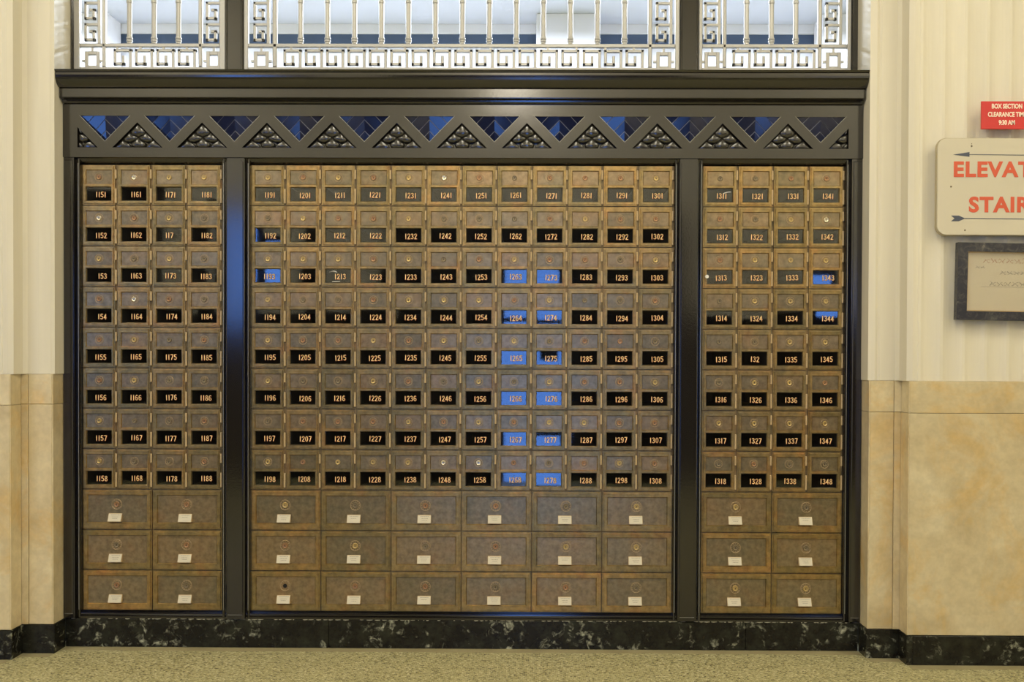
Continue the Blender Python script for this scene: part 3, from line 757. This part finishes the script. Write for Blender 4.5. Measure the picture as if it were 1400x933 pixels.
for i in range(32):
    x = jx0+.006+(jx1-jx0-.012)*i/31
    for z in (jz0+px(1.6), jz1-px(1.6)): b.cbox(x-.0022, x+.0022, -.0063, -.0055, z-.0012, z+.0012, .0005)
ME_WFRAME = b.mesh('door_frame', MB_FRAME)
b = B(); b.box(QX0, QX1, -.0016, .001, QZ0, QZ1)
b.ring((QX0+px(1.5), QX1-px(1.5), QZ0+px(1.5), QZ1-px(1.5)), (QX0+px(2.2), QX1-px(2.2), QZ0+px(2.2), QZ1-px(2.2)), -.0024, -.0018, .0004)
ME_WPANEL = b.mesh('door_panel', MB_PANEL)
b = B(); b.lathe_y(0, 0, [(.0185, -.0012), (.0180, -.0034), (.0168, -.0034), (.0160, -.0020)], 24, False)
for k in range(12):
    a = k*math.pi/6; b.lathe_y(.0138*math.cos(a), .0138*math.sin(a), [(.0018, -.0015), (.0012, -.0030)], 6)
ME_WRING = b.mesh('rosette', M_RING, True)
# label holder: wedge whose lower edge stands forward
lx0, lx1 = -.0230, .0225; lz0, lz1 = 0, .0265
b = B(); b.add([(lx0, -.0016, lz0), (lx1, -.0016, lz0), (lx1, -.0016, lz1), (lx0, -.0016, lz1), (lx0, -.0165, lz0+.0005), (lx1, -.0165, lz0+.0005), (lx1, -.0045, lz1), (lx0, -.0045, lz1)],
      [(0, 1, 2, 3), (4, 7, 6, 5), (0, 4, 5, 1), (1, 5, 6, 2), (2, 6, 7, 3), (3, 7, 4, 0)])
ME_HOLD = b.mesh('label_holder', M_HINGE)
def tilt_y(z): return -.0165+(z-.0005)/.026*.012-.0005
b = B(); m0, m1 = .0012, .0253
b.add([(lx0+.001, tilt_y(m0), m0), (lx1-.001, tilt_y(m0), m0), (lx1-.001, tilt_y(m1), m1), (lx0+.001, tilt_y(m1), m1)], [(0, 1, 2, 3)])
ME_CARD = b.mesh('paper_label', M_PAPER)
def print_mesh(seed):
    q = random.Random(seed); b = B()
    for zz, w0, w1 in ((.0215, -.014, .016), (.0150, -.010, .010), (.0095, -.008, .008)):
        x = w0
        while x < w1:
            L = q.uniform(.0010, .0030); y = tilt_y(zz)-.0003
            b.add([(x, y, zz), (x+L, y, zz), (x+L, tilt_y(zz+.0012)-.0003, zz+.0012), (x, tilt_y(zz+.0012)-.0003, zz+.0012)], [(0, 1, 2, 3)])
            x += L+q.uniform(.0006, .0014)
        if zz < .02 and q.random() < .5: break
    return b.mesh('print', M_INK)
PRN = [print_mesh(i) for i in range(5)]
b = B(); b.lathe_y(0, 0, [(.0070, -.0022), (.0070, -.0026)], 18); ME_EMPTY = b.mesh('empty_lock_hole', M_HOLE)
ROWN = ['top', 'middle', 'bottom']
LW = []
for i, mm in enumerate(M_LOCKS[:3]):
    b = B(); b.lathe_y(0, 0, [(.0100, -.0012), (.0098, -.0038), (.0090, -.0052), (.0078, -.0054), (.0072, -.0046), (.0035, -.0048)], 20)
    LW.append(b.mesh('lock', mm, True))
for bank, X0, nc, start in BANKS:
    for c in range(nc//2):
        for r in range(3):
            x, z = X0+c*2*CW, ZTOPB-(9+r)*CH
            if nc == 4: where = ('left' if c == 0 else 'right')+' one, %s wide row, %s bank' % (ROWN[r], bank)
            else: where = '%s from left, %s wide row, middle bank' % (ORD[c], ROWN[r])
            t = thing('wide_mailbox', 'wide bronze mailbox with paper label, '+where, 'mailbox', (x, 0, z), 'wide mailboxes under the numbered boxes')
            link('case', ME_CASE2, t); link('door_frame', ME_WFRAME, t); link('door_panel', ME_WPANEL, t)
            wx, wz = px(47), CH-px(21.0)
            if bank == 'middle' and c == 0 and r == 2:
                link('rosette', ME_WRING, t, (wx, 0, wz)); o = link('empty_lock_hole', ME_EMPTY, t, (wx, 0, wz)); o['label'] = 'dark empty lock hole'
            else:
                li = rr.choice((0, 1, 1, 2, 2)); lk = link('lock', LW[li], t, (wx, 0, wz)); kh = link('keyhole', ME_KEY, lk)
                kh.rotation_euler = (0, rr.choice((0, 0, .6, -.5)), 0); link('rosette', ME_WRING, t, (wx, 0, wz))
            hd = link('label_holder', ME_HOLD, t, (px(45.6)+rr.uniform(-.0012, .0012), 0, CH-px(44.4)+rr.uniform(-.0006, .0006)))
            cd = link('paper_label', ME_CARD, hd); hd['label'] = 'small sloping holder with off-white paper label'
            pr_ = link('print', PRN[(c*3+r) % 5], hd)

# ---------------------------------------------------------------- signs on the right wall
ang = math.radians(-.25)
t = thing('red_sign', 'small red sign with white clearance time lettering above the elevator sign', 'sign', (1.755, -.178, 1.770))
b = B(); b.cbox(1.6708, 1.838, -.200, -.194, 1.7257, 1.8143, .001); obj('sign_plate', b, M_SIGNRED, t)
b = B()
for x in (1.70, 1.80): b.box(x-.008, x+.008, -.194, -.168, 1.75, 1.79)
obj('mounting_pad', b, M_WHITE, t)
for s_, zz, sx in (('BOX SECTION', 1.7995, .80), ('CLEARANCE TIME', 1.7735, .80), ('9:30 AM', 1.7475, .80)):
    text('lettering', s_, .0205, 1.7515, -.2006, zz-.001, M_SIGNWHITE, t, .0007, sx*.92)
t = thing('elevator_sign', 'large cream rounded sign with red ELEVATOR and STAIRS lettering and arrows', 'sign', (1.80, -.178, 1.545))
b = B(); x0, x1, z0, z1, r = 1.533, 2.068, 1.3885, 1.6960, .030; pts = []
for cx_, cz_, a0 in ((x0+r, z0+r, math.pi), (x1-r, z0+r, 1.5*math.pi), (x1-r, z1-r, 0), (x0+r, z1-r, .5*math.pi)):
    for k in range(9): a = a0+k*math.pi/16; pts.append((cx_+r*math.cos(a), cz_+r*math.sin(a)))
b.poly(pts, -.199, -.1945); o = obj('sign_plate', b, M_SIGNCREAM, t); fix(o)
pts2 = [(1.80+(x-1.80)*1.0075, 1.542+(z-1.542)*1.013) for x, z in pts]
b = B(); b.poly(pts2, -.1945, -.184); o = obj('sign_back', b, simple('sign_back_edge', (.45, .38, .24), .5), t); fix(o)
b = B()
for x in (1.60, 2.0):
    for z in (1.45, 1.64): b.box(x-.01, x+.01, -.184, -.168, z-.01, z+.01)
obj('mounting_pad', b, M_WHITE, t)
text('lettering', 'ELEVATOR', .066, 1.5845, -.1996, 1.5975, M_SIGNTEXT, t, .0024, 1.05, 'LEFT', 1.10)
text('lettering', 'STAIRS', .066, 1.6335, -.1996, 1.4850, M_SIGNTEXT, t, .0024, 1.05, 'LEFT', 1.10)
b = B(); zz = 1.6440
b.poly([(1.582, zz), (1.634, zz-.0065), (1.634, zz+.0085)], -.1998, -.199); b.poly([(1.634, zz-.0005), (2.02, zz-.004), (2.02, zz-.0015), (1.634, zz+.0015)], -.1996, -.199)
o = obj('left_arrow', b, M_SIGNBLUE, t); fix(o)
b = B(); zz = 1.4405
b.poly([(1.577, zz+.009), (1.602, zz+.009), (1.620, zz+.001), (1.620, zz-.001), (1.602, zz-.009), (1.577, zz-.009), (1.588, zz)], -.1998, -.199)
b.poly([(1.62, zz-.001), (1.98, zz-.004), (1.98, zz-.0015), (1.62, zz+.0015)], -.1996, -.199)
b.poly([(1.98, zz-.012), (2.03, zz-.003), (1.98, zz+.006)], -.1998, -.199)
o = obj('right_arrow', b, M_SIGNBLUE, t); fix(o)
for x, z in ((1.641, 1.6715), (1.5765, 1.5420), (1.6405, 1.6790), (1.622, 1.403)):
    b = B(); b.lathe_y(x, z, [(.0030 if z != 1.6790 else .0015, -.199), (.0022 if z != 1.6790 else .001, -.2005)], 8); obj('screw', b, M_SCREW, t)

t = thing('framed_notice', 'framed parchment notice in dark veined frame under the elevator sign', 'picture', (1.78, -.178, 1.240))
fx0, fx1, fz0, fz1, fw = 1.6005, 1.965, 1.1140, 1.3620, .0325
def mitre(o_, i_, y0, y1, mat, nm, par):
    b = B(); O = [(o_[0], o_[2]), (o_[1], o_[2]), (o_[1], o_[3]), (o_[0], o_[3])]; I = [(i_[0], i_[2]), (i_[1], i_[2]), (i_[1], i_[3]), (i_[0], i_[3])]
    for k in range(4): b.poly([O[k], O[(k+1) % 4], I[(k+1) % 4], I[k]], y0, y1)
    o = obj(nm, b, mat, par); fix(o); return o
def sh(r_, d): return (r_[0]+d, r_[1]-d, r_[2]+d-.004, r_[3]-d+.004)
R0 = (fx0, fx1, fz0, fz1)
mitre(R0, sh(R0, fw), -.196, -.174, M_FRAME, 'frame', t)
mitre(sh(R0, fw), sh(R0, fw+.0035), -.190, -.178, M_MAT, 'fillet', t)
b = B(); q = sh(R0, fw+.0035); b.box(q[0], q[1], -.184, -.180, q[2], q[3]); obj('notice_paper', b, M_PARCH, t)
b = B(); q = sh(R0, fw+.001); b.box(q[0], q[1], -.1915, -.1905, q[2], q[3]); obj('glass', b, M_GLASS, t)
b = B(); rq = random.Random(3)
def scrawl(x, z, n, h, stp):
    for k in range(n):
        pts = [(x+k*stp+stp*.45*math.sin(j*1.9+k), z+h*(.5+.5*math.cos(j*1.3+k*2.1))*rq.uniform(.6, 1)) for j in range(5)]
        b.stroke(pts, .0012, -.1845)
scrawl(1.690, 1.298, 16, .018, .0125)
obj('red_script', b, M_SCRIPT, t)
b = B(); scrawl(1.665, 1.281, 4, .008, .008); scrawl(1.745, 1.262, 10, .014, .011); scrawl(1.712, 1.225, 14, .017, .012)
b.stroke([(1.68, 1.222), (1.88, 1.222)], .0008, -.1845)
obj('brown_script', b, M_SCRIPT2, t)
t.rotation_euler = (0, math.radians(1.0), 0)      # hangs slightly askew
